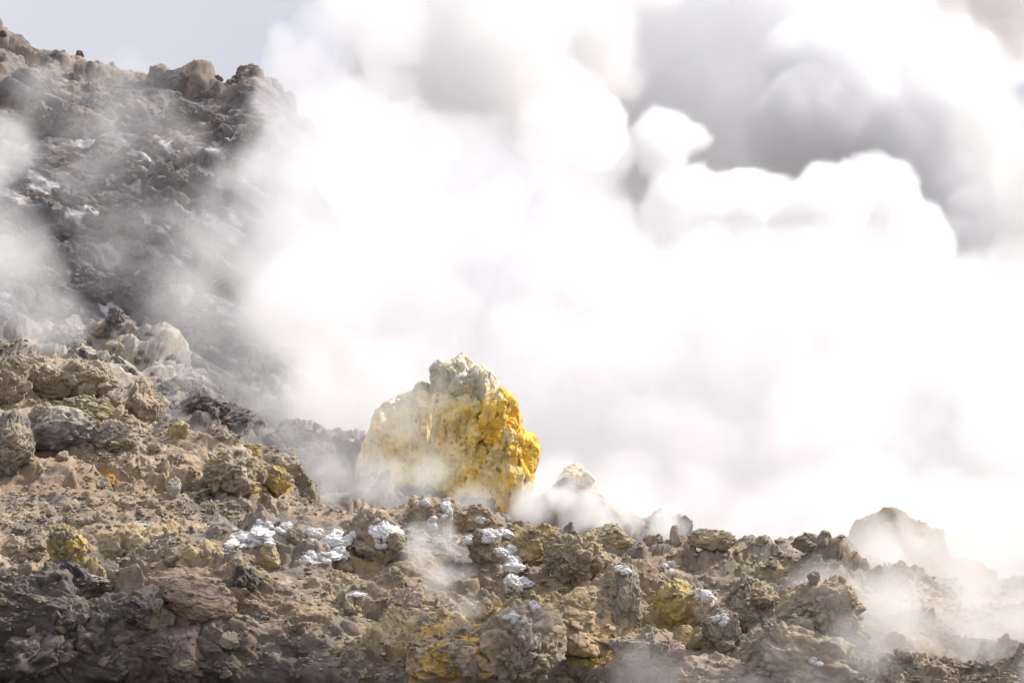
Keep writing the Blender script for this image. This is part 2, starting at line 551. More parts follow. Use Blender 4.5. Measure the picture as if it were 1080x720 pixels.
# talus and low rocks behind the hillside, reaching to the mound
m0 = [(-260, 470, 40), (150, 500, 40), (260, 525, 39), (330, 556, 36), (400, 556, 36), (560, 566, 36.5), (608, 570, 36.5), (720, 600, 40)]
m1 = [(-260, 400, 55), (100, 400, 55), (180, 430, 52), (250, 470, 46), (310, 505, 41), (380, 515, 41), (560, 555, 39.5), (608, 545, 38.5), (660, 566, 39.5), (720, 590, 42)]
m2 = [(-260, 335, 76), (60, 338, 76), (120, 340, 76), (175, 352, 76), (200, 385, 72), (235, 425, 64), (265, 455, 56), (300, 452, 50), (318, 446, 48),
      (336, 458, 48), (360, 452, 47), (385, 460, 46), (420, 490, 45), (545, 545, 42), (585, 538, 40.5), (608, 533, 40.5), (632, 540, 40.5), (665, 560, 42), (720, 585, 44)]
m3 = [(x, y + 20, r + 6) for x, y, r in m2]
patch('talus_slope', -560, 720, 1.5, [before(m0, 3, -0.3), m0, m1, m2, m3, behind(5, -0.3)], [6, 100, 130, 20, 8],
      0.025, 37, mid_colour, M_MID, block=1.1, knob=0.8, dip=R(-20), crest=m2)

SQ = lambda r: 95.0 + (r - 95.0) * 0.7
# far cliff at the upper left
f0 = [(-300, 430, 95), (0, 410, 95), (120, 395, 95), (200, 410, 95), (300, 455, 95), (460, 520, 92)]
f1 = [(-300, 300, 112), (0, 285, 112), (120, 280, 112), (220, 280, 112), (300, 320, 112), (380, 420, 108), (460, 510, 100)]
f2 = [(-300, 140, 134), (0, 160, 132), (120, 170, 130), (220, 165, 128), (270, 165, 128), (300, 210, 126), (330, 280, 124), (380, 400, 116), (460, 505, 104)]
f3 = [(-640, -70, 160), (-300, -30, 160), (-60, 0, 158), (0, 27, 156), (40, 50, 154), (90, 63, 152), (130, 74, 150), (180, 71, 148), (214, 74, 147), (236, 82, 146), (268, 74, 145),
      (288, 92, 144), (306, 112, 143), (316, 128, 142), (326, 190, 136), (380, 385, 120), (460, 500, 108)]
f4 = [(x, y + 24, r + 14) for x, y, r in f3]
patch('far_cliff', -640, 450, 1.4, [before(f0, 6, -0.4), f0, f1, f2, f3, f4, behind(30, -0.4)], [6, 120, 130, 120, 24, 10],
      0.064, 53, cliff_colour, M_CLIFF, block=0.6, knob=1.0, dip=R(-24), crest=f3, rmin=0.7)

SQ = lambda r: r
# hazy outcrop at the right
o0 = [(800, 700, 21), (1360, 720, 21)]
o1 = [(800, 640, 25), (880, 620, 25), (1000, 640, 25), (1100, 650, 25), (1360, 660, 25)]
o2 = [(800, 640, 28), (860, 606, 29), (890, 574, 30), (915, 550, 30), (930, 538, 30), (940, 533, 30), (952, 537, 30), (968, 551, 30), (985, 566, 30), (1003, 579, 30),
      (1012, 590, 30), (1024, 588, 30), (1036, 594, 30), (1046, 608, 30), (1064, 612, 30), (1082, 604, 30), (1160, 600, 30), (1360, 610, 30)]
o3 = [(x, y + 40, r + 3) for x, y, r in o2]
patch('hazy_outcrop', 805, 1480, 1.4, [before(o0, 2, -0.3), o0, o1, o2, o3, behind(3, -0.3)], [6, 60, 80, 24, 8],
      0.0145, 71, outcrop_colour, M_HILL, block=1.0, knob=0.8, dip=R(20), amp=0.75, crest=o2, rmin=0.8)

# the ground below everything, out to the horizon
gr = [0, 5, 20, 60, 150, 400, 1200, 4000]
gv, gf = [(0, 0, -0.15)], []
NA = 72
for r in gr[1:]:
    gv += [(r * math.cos(2 * math.pi * k / NA), r * math.sin(2 * math.pi * k / NA), -0.15) for k in range(NA)]
for j in range(len(gr) - 2):
    for k in range(NA):
        a, b = 1 + j * NA + k, 1 + j * NA + (k + 1) % NA
        gf.append((a, b, b + NA, a + NA))
for k in range(NA):
    gf.append((0, 1 + k, 1 + (k + 1) % NA, 1 + (k + 1) % NA))
gf = [f for f in gf if len(set(f)) == 4]
g = mesh_obj('ground', gv, gf, M_CLIFF, np.tile(c3(.2, .18, .15), (len(gv), 1)))
g['kind'] = 'structure'
# ------------------------------------------------------------------ rocks
def ico(n):
    p = (1 + 5 ** .5) / 2
    V = [Vector(v).normalized() for v in [(-1, p, 0), (1, p, 0), (-1, -p, 0), (1, -p, 0), (0, -1, p), (0, 1, p), (0, -1, -p), (0, 1, -p),
                                          (p, 0, -1), (p, 0, 1), (-p, 0, -1), (-p, 0, 1)]]
    F = [(0, 11, 5), (0, 5, 1), (0, 1, 7), (0, 7, 10), (0, 10, 11), (1, 5, 9), (5, 11, 4), (11, 10, 2), (10, 7, 6), (7, 1, 8),
         (3, 9, 4), (3, 4, 2), (3, 2, 6), (3, 6, 8), (3, 8, 9), (4, 9, 5), (2, 4, 11), (6, 2, 10), (8, 6, 7), (9, 8, 1)]
    V, F = np.array(V), np.array(F)
    for _ in range(n):
        E = np.sort(np.concatenate([F[:, [0, 1]], F[:, [1, 2]], F[:, [2, 0]]]), axis=1)
        U, inv = np.unique(E, axis=0, return_inverse=True)
        inv = inv.reshape(-1)
        M = V[U[:, 0]] + V[U[:, 1]]
        M /= np.linalg.norm(M, axis=1, keepdims=True)
        k, b = len(F), len(V)
        a, c, d = b + inv[:k], b + inv[k:2 * k], b + inv[2 * k:]
        F = np.concatenate([np.stack([F[:, 0], a, d], 1), np.stack([F[:, 1], c, a], 1), np.stack([F[:, 2], d, c], 1), np.stack([a, c, d], 1)])
        V = np.concatenate([V, M])
    return V, F


ICO = {n: ico(n) for n in (3, 4, 5, 6)}


def rock_shape(seed, n=5, planes=11, sharp=0.75, rough=1.0, knob=0.0):
    D, F = ICO[n]
    rr = np.random.RandomState(seed)
    pn = rr.normal(size=(planes, 3))
    pn /= np.linalg.norm(pn, axis=1, keepdims=True)
    pd = rr.uniform(0.62, 1.0, planes)
    dots = D @ pn.T
    rad = np.where(dots > 0.05, pd / np.maximum(dots, 0.05), 9.0)
    k = 9.0 / (1.02 - sharp * 0.9)
    rm = -np.log(np.exp(-k * np.minimum(rad, 1.25)).sum(1) + math.exp(-k * 1.12)) / k
    P = D * rm[:, None]
    W = warp(P * 1.0, 0.25, 1.6, seed + 3)
    v1, a1, b1 = cells(W * 2.1, seed + 5, 1.2)
    v2, a2, b2 = cells(W * 5.2, seed + 6, 1.2)
    v3, a3, b3 = cells(W * 9.0, seed + 8, 1.0)
    h = rough * (0.12 * v1 - 0.06 * np.exp(-(b1 - a1) / .09) + 0.05 * v2 - 0.03 * np.exp(-(b2 - a2) / .12) + 0.12 * fbm(P * 2.2, 5, seed + 9, 0.55))
    h = h + knob * (0.13 * (0.75 - cells(W * 5.0, seed + 13)[1] * 1.25) + 0.05 * (0.75 - a3 * 1.2))
    return P * (1 + h)[:, None], F, v1


def rock_tint(P, seed, base, second, light=None):
    a = fbm(P * 1.7, 4, seed + 21)
    b = fbm(P * 5.5, 4, seed + 22)
    t = mix(np.broadcast_to(c3(*base), P.shape), c3(*second), sstep(-0.14, 0.2, a + 0.5 * b))
    t = mix(t, c3(*base) * 0.55, 0.5 * sstep(0.15, 0.45, -b))
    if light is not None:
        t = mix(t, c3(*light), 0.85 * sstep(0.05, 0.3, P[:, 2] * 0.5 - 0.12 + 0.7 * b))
    return t * ALB * 1.2


M_ROCK = rock_material('boulder_rock', 0.03, 1.0, dist=0.022)
M_BLOCK = rock_material('cliff_block_rock', 0.03, 1.0, dist=0.2)
M_FAR = rock_material('talus_block_rock', 0.03, 1.0, dist=0.07)
M_SULPHUR = rock_material('sulphur_crust', 0.02, 0.8, 0.85, 0.22)

DEPTH = {}


def index_hits():
    X, Y, D = (np.concatenate([h[k] for h in HITS]) for k in (0, 1, 2))
    P = np.concatenate([h[3] for h in HITS])
    N_ = np.concatenate([h[4] for h in HITS])
    ok = (X > -60) & (X < 1140) & (Y > -60) & (Y < 790)
    X, Y, D, P, N_ = X[ok], Y[ok], D[ok], P[ok], N_[ok]
    key = ((Y + 60) / 2.5).astype(int) * 480 + ((X + 60) / 2.5).astype(int)
    o = np.argsort(-D, kind='stable')
    G = np.full(480 * 342, -1)
    G[key[o]] = o
    DEPTH.update(G=G, P=P, N=N_, D=D)


def find(px, py):
    G = DEPTH['G']
    best = None
    for dy in (0, -1, 1, -2, 2, 3, -3):
        for dx in (0, -1, 1, -2, 2):
            k = (int((py + 60) / 2.5) + dy) * 480 + int((px + 60) / 2.5) + dx
            if 0 <= k < len(G) and G[k] >= 0:
                i = G[k]
                if abs(dx) + abs(dy) <= 2 or best is None:
                    if best is None or DEPTH['D'][i] < DEPTH['D'][best] * 0.97:
                        best = i
        if best is not None and dy in (-1, 1):
            break
    return None if best is None else (DEPTH['P'][best], DEPTH['N'][best], DEPTH['D'][best])


index_hits()
TAN, BROWN, PINK = (.35, .28, .21), (.25, .20, .155), (.33, .235, .19)
# px, py of the middle, width, height in photograph pixels, distance (None: where the ground is), mesh seed, colours, shape, name, label, category
HERO = [
    (58, 456, 84, 54, None, 3, (.17, .16, .165), (.22, .20, .19), (.36, .31, .25), (9, .9, .8, 0), 'boulder', 'large dark flat-faced boulder on the hillside above the reddish soil'),
    (62, 398, 112, 44, None, 4, TAN, (.26, .22, .17), None, (12, .7, 1, 0), 'rock_outcrop', 'long beige outcrop along the top of the left hillside'),
    (12, 400, 30, 60, None, 104, (.30, .24, .17), BROWN, None, (12, .7, 1, 0), 'rock_outcrop', 'beige outcrop cut by the left edge of the view on the hillside'),
    (12, 470, 40, 70, None, 105, (.26, .22, .18), (.18, .165, .16), None, (9, .9, 1, 0), 'rock_outcrop', 'grey brown slanting rock beside the dark flat-faced boulder'),
    (104, 346, 32, 22, None, 5, (.30, .25, .18), (.24, .2, .16), None, (10, .6, .8, 0), 'boulder', 'rounded tan boulder on the pale slope under the cliff'),
    (124, 341, 12, 11, None, 6, (.16, .15, .13), (.2, .18, .15), None, (10, .6, .8, 0), 'boulder', 'small dark stone beside the rounded tan boulder under the cliff'),
    (119, 366, 20, 15, None, 7, (.29, .24, .18), (.22, .19, .15), None, (10, .6, .8, 0), 'boulder', 'lower tan boulder on the pale slope below the rounded one'),
    (150, 422, 40, 48, None, 8, TAN, (.25, .21, .165), None, (9, .9, 1, 0), 'rock_outcrop', 'slanting beige slab on the crest of the left hillside'),
    (85, 432, 60, 30, None, 9, (.34, .30, .16), (.24, .21, .16), None, (11, .7, 1.1, .2), 'rock_outcrop', 'olive tinted outcrop in the middle of the left hillside'),
    (118, 462, 40, 24, None, 10, (.16, .145, .145), (.22, .19, .17), None, (9, .9, .9, 0), 'boulder', 'dark squat boulder to the right of the flat-faced one'),
    (72, 576, 44, 54, None, 11, (.30, .25, .18), (.46, .34, .12), None, (12, .5, 1.2, .5), 'sulphur_crag', 'mustard yellow crag standing out of the shadowed rocks'),
    (244, 500, 56, 46, None, 12, (.34, .275, .20), (.44, .33, .14), None, (12, .5, 1.1, .4), 'sulphur_crag', 'yellow stained outcrop at the end of the left hillside'),
    (290, 507, 38, 32, None, 13, (.36, .29, .20), (.52, .38, .13), None, (12, .5, 1.1, .4), 'sulphur_crag', 'rounded yellow crusted rock at the tip of the left hillside'),
    (262, 475, 28, 15, None, 14, (.52, .39, .13), (.40, .31, .16), None, (10, .5, 1, .4), 'sulphur_crag', 'small bright yellow lump on the hillside crest'),
    (190, 452, 26, 22, None, 15, (.46, .39, .18), (.34, .28, .2), None, (10, .5, 1, .4), 'sulphur_crag', 'pale yellow lump beside a wisp on the hillside crest'),
    (184, 513, 15, 19, None, 16, (.40, .36, .31), (.34, .3, .26), None, (14, .3, .5, 0), 'boulder', 'pale rounded stone beside the dark hollow'),
    (116, 506, 14, 12, None, 17, (.50, .28, .07), (.40, .25, .12), None, (11, .5, 1, .3), 'boulder', 'small orange stone on the reddish soil'),
    (152, 560, 52, 20, None, 18, (.42, .38, .34), (.24, .22, .21), None, (9, .8, .7, 0), 'boulder', 'flat pale stone at the foot of the hillside'),
    (84, 612, 70, 20, None, 19, (.38, .32, .27), (.16, .145, .14), None, (9, .9, 1.1, 0), 'rock_slab', 'pale layered slab in the dark lower rocks'),
    (205, 630, 84, 52, None, 20, (.28, .21, .175), (.24, .18, .13), None, (9, .55, .6, 0), 'boulder', 'big smooth pinkish boulder in the near bank'),
    (196, 690, 52, 66, None, 21, (.22, .165, .145), (.18, .14, .125), None, (9, .7, .6, 0), 'boulder', 'tall pinkish boulder below the big smooth one'),
    (160, 646, 46, 40, None, 22, (.22, .175, .12), (.16, .135, .12), None, (10, .6, .8, 0), 'boulder', 'brown rounded boulder left of the big smooth pinkish one'),
    (284, 588, 28, 34, None, 23, (.36, .29, .18), (.28, .22, .15), None, (8, .9, .8, 0), 'boulder', 'upright tan block below the white nodules'),
    (398, 574, 28, 26, None, 24, (.34, .26, .12), (.26, .2, .15), None, (10, .6, .8, .2), 'boulder', 'ochre brown boulder left of the white crusted rock'),
    (455, 546, 44, 38, None, 25, TAN, BROWN, None, (10, .6, 1, .3), 'boulder', 'knobbly tan rock with white crust on top of the bank'),
    (500, 546, 48, 30, None, 26, (.36, .285, .2), (.28, .22, .16), None, (10, .6, 1, .3), 'boulder', 'tan rock on the bank crest below the sulphur mound'),
    (514, 578, 40, 36, None, 27, (.22, .17, .13), (.28, .22, .16), None, (9, .7, .9, 0), 'boulder', 'dark brown rock capped by a white crust'),
    (562, 574, 62, 42, None, 28, (.36, .28, .15), (.26, .21, .16), None, (11, .5, 1, .3), 'boulder', 'ochre stained rounded rock on the bank crest'),
    (606, 588, 60, 48, None, 29, (.25, .21, .17), (.30, .25, .19), None, (12, .3, .8, 1.6), 'boulder', 'dark nodular rock like cauliflower on the bank'),
    (640, 566, 56, 30, None, 30, (.37, .31, .19), (.29, .24, .18), None, (11, .5, 1, .3), 'boulder', 'beige rock hump on the crest right of the nodular rock'),
    (545, 684, 58, 92, None, 31, (.30, .25, .20), (.24, .20, .17), (.5, .46, .42), (9, .7, 1.1, .4), 'rock_pinnacle', 'steep brown pinnacle in the foreground with a pale tip'),
    (480, 694, 94, 90, None, 32, (.34, .27, .20), (.48, .33, .12), None, (10, .65, 1.1, .2), 'rock_pinnacle', 'broad ochre and yellow pinnacle beside the steam vent'),
    (510, 642, 19, 24, None, 33, (.26, .21, .17), (.33, .25, .17), None, (9, .7, 1, .3), 'boulder', 'small brown knob on top of the ochre pinnacle'),
    (612, 664, 116, 84, None, 34, (.37, .275, .16), (.32, .25, .18), None, (9, .75, .8, 0), 'boulder', 'massive ochre wall of rock in the foreground'),
    (655, 634, 44, 74, None, 35, (.32, .275, .21), (.25, .215, .17), None, (12, .35, .9, 1.1), 'boulder', 'column of knobbly beige rock beside the ochre wall'),
    (655, 608, 36, 30, None, 135, (.33, .28, .2), (.27, .22, .17), None, (10, .4, .9, .9), 'boulder', 'knobbly rock with a white tip above the knobbly column'),
    (672, 684, 60, 34, None, 36, (.31, .255, .19), (.26, .21, .17), None, (8, .9, .8, 0), 'boulder', 'cracked tan block at the foot of the knobbly column'),
    (712, 634, 42, 46, None, 37, (.52, .40, .14), (.44, .36, .19), None, (8, .9, .7, 0), 'sulphur_block', 'yellow angular block leaning on the bank'),
    (742, 640, 40, 40, None, 38, (.44, .33, .20), (.46, .30, .14), (.8, .79, .79), (9, .8, .7, 0), 'sulphur_block', 'orange block with a white upper face beside the yellow one'),
    (722, 670, 20, 26, None, 39, (.42, .32, .18), (.34, .25, .15), None, (8, .9, .7, 0), 'boulder', 'small tan stump of rock below the yellow block'),
    (764, 660, 44, 52, None, 40, (.27, .225, .17), (.22, .185, .15), None, (12, .35, .9, 1.1), 'boulder', 'grooved brown rock right of the orange block'),
    (790, 640, 50, 66, None, 41, (.28, .235, .18), (.22, .19, .155), None, (11, .45, 1, .7), 'boulder', 'rounded brown rock with a deep cleft'),
    (700, 690, 60, 44, None, 42, (.30, .22, .18), (.26, .21, .17), None, (10, .6, 1, .2), 'boulder', 'reddish brown rock low in the foreground'),
    (866, 646, 66, 60, None, 43, (.34, .26, .17), (.28, .22, .17), None, (11, .55, 1, .4), 'boulder', 'large tan rock fading into the drifting steam'),
    (848, 704, 60, 44, None, 44, (.22, .195, .175), (.27, .23, .2), None, (10, .7, 1, .2), 'boulder', 'grey rock with a white pebble in the lower steam'),
    (712, 565, 10, 22, None, 45, (.40, .35, .3), (.34, .3, .25), None, (8, .8, .6, 0), 'boulder', 'narrow pale stone standing on the bank crest'),
    (690, 573, 22, 20, None, 46, TAN, BROWN, None, (10, .6, 1, .2), 'boulder', 'tan lump on the crest left of the narrow stone'),
    (748, 569, 54, 22, None, 47, (.35, .29, .21), (.29, .24, .18), None, (11, .5, 1, .4), 'boulder', 'low beige hump on the crest right of the narrow stone'),
    (852, 571, 34, 18, None, 48, (.27, .235, .19), (.22, .19, .16), None, (10, .6, 1, .3), 'boulder', 'flat grey brown rock on the crest by the drifting steam'),
    (869, 568, 14, 18, None, 49, (.27, .235, .19), (.22, .19, .16), None, (8, .8, .8, 0), 'boulder', 'small square rock beside the flat one on the crest'),
    (608, 513, 46, 50, 39.0, 50, (.62, .51, .37), (.55, .46, .32), None, (14, .1, .8, .5), 'boulder', 'tan boulder wrapped in white steam beside the sulphur mound'),
    (320, 458, 34, 34, 46.0, 51, (.26, .235, .215), (.21, .19, .18), None, (10, .7, 1, 0), 'boulder', 'pointed grey rock in the haze left of the mound'),
    (346, 466, 30, 26, 45.0, 52, (.26, .235, .2), (.2, .18, .17), None, (10, .6, 1, 0), 'boulder', 'rounded grey rock in the haze between point and mound'),
    (330, 500, 66, 56, 41.0, 53, (.27, .23, .19), (.21, .185, .165), None, (9, .8, 1, 0), 'boulder', 'broad grey brown boulder below the hazy rocks'),
    (376, 488, 50, 84, 41.0, 54, (.27, .245, .235), (.34, .30, .22), None, (9, .8, 1, 0), 'boulder', 'grey rock shoulder against the left flank of the mound'),
    (84, 57, 9, 10, 151.0, 55, (.12, .105, .10), (.16, .135, .12), None, (9, .8, 1, 0), 'cliff_rock', 'dark knob on the cliff top near its high corner'),
    (216, 72, 15, 17, 143.0, 56, (.12, .105, .10), (.16, .135, .12), None, (9, .8, 1, 0), 'cliff_rock', 'dark knob in the middle of the cliff top'),
    (262, 77, 28, 20, 141.0, 57, (.15, .13, .125), (.18, .15, .14), None, (9, .8, 1, 0), 'cliff_rock', 'wide grey block on the cliff top near its overhanging end'),
    (284, 98, 30, 34, 140.0, 58, (.13, .115, .115), (.16, .135, .13), None, (9, .8, 1, 0), 'cliff_rock', 'rounded dark block below the cliff top near its end'),
    (303, 108, 18, 26, 139.0, 59, (.13, .115, .115), (.16, .135, .13), None, (9, .8, 1, 0), 'cliff_rock', 'last dark block at the very end of the cliff'),
    (250, 128, 44, 34, 138.0, 60, (.12, .11, .115), (.15, .13, .13), None, (9, .8, 1, 0), 'cliff_rock', 'big shadowed block under the end of the cliff'),
]
for (px, py, wd, hg, dist, seed, c1, c2, lt, shp, name, label) in HERO:
    f = find(px, min(py + hg * 0.42, 716))
    if dist is None and f is None:
        continue
    r = dist if dist is not None else float(np.hypot(f[0][0], f[0][1]))
    Pm = at(px, py + 0.06 * hg, r)
    sx, sz = wd * 0.56 * r / FPX, hg * 0.60 * r / FPX
    sy = 0.5 * (sx + sz)
    V, F, v1 = rock_shape(seed, 6 if wd > 36 and dist is None else 5, *shp)
    tint = rock_tint(V, seed, c1, c2, lt)
    V = V - 0
    rr = np.random.RandomState(seed)
    ext = np.abs(V).max(0)
    V = V / ext * 1.0
    Wv = V * np.array([sx, sy, sz])
    mt = M_SULPHUR if name.startswith('sulphur') else M_ROCK
    o = mesh_obj(name, Wv, F, mt, tint)
    d = Pm / np.linalg.norm(Pm * np.array([1, 1, 0]))
    o.location = Vector(Pm) + Vector((d[0], d[1], 0)) * (sy * 0.45)
    cat = {'boulder': 'boulder', 'cliff_rock': 'boulder', 'rock_outcrop': 'outcrop', 'sulphur_crag': 'outcrop', 'rock_pinnacle': 'outcrop', 'sulphur_block': 'boulder', 'rock_slab': 'slab'}[name]
    tag(o, label, cat)
    Q = Wv + np.array(o.location)
    X, Y, D = proj(Q)
    HITS.append((X, Y, D, Q, V / np.linalg.norm(V, axis=1, keepdims=True)))

# ------------------------------------------------------------------ the sulphur mound
def mound_part(name, outline, centre, r, depth, seed, colour, parent, amp, box=0.62, nt_=230, nf=460):
    o = np.array(outline, float)
    a = np.arctan2(centre[1] - o[:, 1], o[:, 0] - centre[0])
    rad = np.hypot(o[:, 0] - centre[0], o[:, 1] - centre[1]) * 0.955
    k = np.argsort(a)
    a, rad = a[k], rad[k]
    a = np.concatenate([a - 2 * math.pi, a, a + 2 * math.pi])
    rad = np.concatenate([rad] * 3)
    ph = np.linspace(-math.pi, math.pi, nf, endpoint=False)
    Rp = np.interp(ph, a, rad)
    th = np.linspace(0.0, math.pi, nt_)
    T, PH = np.meshgrid(th, ph, indexing='ij')
    u = 0.5 - 0.5 * np.cos(T)
    q = np.sin(T) ** box
    s = r / FPX
    C = at(centre[0], centre[1], r)
    X = q * Rp[None] * np.cos(PH) * s
    Z = q * Rp[None] * np.sin(PH) * s
    Y = -depth * np.sign(np.cos(T)) * np.abs(np.cos(T)) ** 0.8
    P = np.stack([X, Y, Z], -1).reshape(-1, 3) + C
    n = grid_normals(P.reshape(nt_, nf, 3)).reshape(-1, 3)
    if ((P - C) * n).sum(-1).mean() < 0:
        n = -n
    n = np.where(np.abs(n).sum(-1, keepdims=True) < 0.1, (P - C) / (np.linalg.norm(P - C, axis=1, keepdims=True) + 1e-9), n)
    h, km, v1, v2 = crag(P, s * 0.7, seed, 0.85, 1.5, R(78))
    st = fbm(P * np.array([1, 1, .28]) / (s * 9), 4, seed + 60)
    front = sstep(0.1, 0.6, -n[:, 1])
    V = P + n * ((1.0 * h + s * 6.0 * st) * amp * (0.5 + 0.6 * front))[:, None]
    V = V.reshape(nt_, nf, 3)
    V[0], V[-1] = V[1].mean(0), V[-2].mean(0)
    V = V.reshape(-1, 3)
    idx = np.arange(nt_ * nf).reshape(nt_, nf)
    nx = np.roll(idx, -1, axis=1)
    F = np.stack([idx[:-1], nx[:-1], nx[1:], idx[1:]], -1).reshape(-1, 4)
    Xp, Yp, D = proj(V)
    t = colour(V, Xp, Yp, s, seed, st, v1)
    return mesh_obj(name, V - np.array(parent.location), F, M_SULPHUR, t, parent)


SP, SY, SO, SB = c3(.74, .65, .42), c3(.78, .57, .16), c3(.70, .37, .05), c3(.22, .11, .02)


def body_colour(V, X, Y, s, seed, st, v1):
    a = fbm(V / (s * 40), 4, seed + 1)
    b = fbm(V * np.array([1, 1, .45]) / (s * 13), 5, seed + 2)
    t = mix(np.broadcast_to(SP, V.shape), c3(.73, .58, .26), sstep(-0.35, 0.25, a + (Y - 440) / 130 + (X - 450) / 220))
    d = sstep(0.0, 0.30, b - 0.20 + 0.35 * np.exp(-((Y - 462 - 0.12 * (X - 460)) / 13) ** 2) * sstep(395, 430, X) + 0.30 * np.exp(-((Y - 424) / 10) ** 2 - ((X - 478) / 22) ** 2)
              + 0.14 * sstep(465, 500, Y) + 0.32 * sstep(492, 516, X + 14 * a))
    t = mix(t, SY, 0.85 * d)
    t = mix(t, SO, 0.6 * sstep(0.28, 0.5, b + 0.45 * (d - 0.55)))
    t = mix(t, c3(.50, .47, .40), 0.7 * sstep(0.1, 0.6, a + (436 - Y) / 45 - (X - 436) / 170))
    return mix(t, SB, 0.75 * sstep(0.36, 0.5, fbm(V / (s * 7), 3, seed + 8) + 0.16 * d))


def column_colour(V, X, Y, s, seed, st, v1):
    a = fbm(V / (s * 30), 4, seed + 1)
    b = fbm(V * np.array([1, 1, .4]) / (s * 11), 5, seed + 2)
    t = mix(np.broadcast_to(c3(.78, .52, .10), V.shape), SO, 0.8 * sstep(-0.02, 0.35, b + 0.3 * a))
    t = mix(t, c3(.70, .58, .32), 0.8 * sstep(0.05, 0.4, a - 0.3 * b + 0.25 * np.exp(-((X - 508) / 14) ** 2)))
    return mix(t, SB, 0.85 * sstep(0.26, 0.42, fbm(V * np.array([1, 1, .6]) / (s * 7), 4, seed + 8)))


def summit_colour(V, X, Y, s, seed, st, v1):
    b = fbm(V / (s * 12), 5, seed + 2)
    t = mix(np.broadcast_to(c3(.54, .51, .45), V.shape), c3(.64, .58, .42), sstep(-0.2, 0.3, b))
    return mix(t, SY, 0.6 * sstep(0.15, 0.4, b + (Y - 412) / 60))


mound = empty('sulphur_mound', Vector(at(470, 556, 40.0)))
tag(mound, 'tall yellow sulphur mound with orange streaks standing in white steam', 'sulphur mound')
tag(mound_part('body', [(372, 575), (374, 520), (377, 490), (384, 466), (393, 449), (400, 439), (408, 431), (417, 426), (426, 421), (434, 417), (440, 413), (446, 404), (450, 411),
                        (456, 412), (470, 410), (490, 408), (512, 410), (524, 420), (530, 460), (532, 520), (524, 575)], (452, 480), 40.0, 1.15, 201, body_colour, mound, 1.0),
    'pale yellow crusted body of the mound')
tag(mound_part('column', [(513, 417), (519, 411), (530, 408), (538, 412), (544, 424), (547, 446), (551, 458), (559, 460), (566, 470), (566, 486), (561, 500), (558, 520), (556, 570), (508, 575), (503, 535),
                          (508, 500), (510, 470), (507, 440)], (534, 482), 39.62, 0.85, 207, column_colour, mound, 1.0), 'orange and yellow streaked side of the mound')
tag(mound_part('summit', [(450, 425), (453, 404), (456, 388), (463, 384), (470, 389), (478, 382), (488, 371), (496, 378), (503, 388), (512, 391), (519, 399), (523, 411), (517, 428), (490, 440), (465, 438)],
               (488, 410), 39.9, 0.62, 211, summit_colour, mound, 1.0), 'pale grey summit of the mound')
index_hits()

# ------------------------------------------------------------------ loose rocks lying about, each an object
LOOSE = {}
for key, c1, c2 in (('bank', (.35, .285, .21), (.26, .22, .18)), ('hill', (.37, .305, .23), (.29, .245, .2)), ('talus', (.22, .19, .18), (.15, .135, .135)), ('cliff', (.20, .17, .16), (.14, .13, .13))):
    LOOSE[key] = []
    for k in range(7):
        V, F, v1 = rock_shape(900 + k * 13 + len(key), 4, 9 + k % 4, 0.55 + 0.06 * k, 1.0, 0.25 * (k % 3))
        LOOSE[key].append(mesh_obj('rock', V, F, M_BLOCK if 'cliff' in key else M_FAR if 'talus' in key else M_ROCK, rock_tint(V, 40 + k, c1, c2), link=False).data)


for key, c1, c2 in (('bank2', (.38, .305, .22), (.29, .24, .195)), ('bank3', (.17, .145, .12), (.115, .105, .10)), ('hill2', (.39, .325, .245), (.30, .26, .21)), ('talus2', (.24, .21, .19), (.16, .145, .14)),  # bank3 has the shade of the low left end put into its colours
                    ('cliff2', (.20, .17, .16), (.14, .13, .13))):
    LOOSE[key] = []
    for k in range(9):
        V, F, v1 = rock_shape(1500 + k * 17 + len(key), 5, 7 + k % 4, 0.55 + 0.05 * k, 1.35, 0.3 * (k % 3))
        LOOSE[key].append(mesh_obj('half_buried_rock', V, F, M_BLOCK if 'cliff' in key else M_FAR if 'talus' in key else M_ROCK, rock_tint(V, 140 + k, c1, c2, (.38, .30, .18) if k % 3 == 0 and key == 'bank2' else None), link=False).data)


# open soil, the vent hollow and the singled-out blocks stay clear of half buried rocks
CREST = [(130, 58, 190, 24), (290, 90, 40, 34), (690, 562, 180, 22), (870, 568, 70, 26), (938, 535, 40, 22)]
KEEP = CREST + [(80, 512, 130, 22), (150, 530, 70, 18), (72, 576, 30, 34), (205, 632, 50, 34), (712, 634, 40, 34), (745, 645, 36, 34), (472, 610, 34, 44), (560, 605, 34, 40),
        (284, 588, 24, 24), (480, 690, 56, 50), (612, 664, 62, 48), (300, 565, 60, 22), (60, 455, 46, 32), (690, 562, 180, 26), (870, 572, 70, 30)]




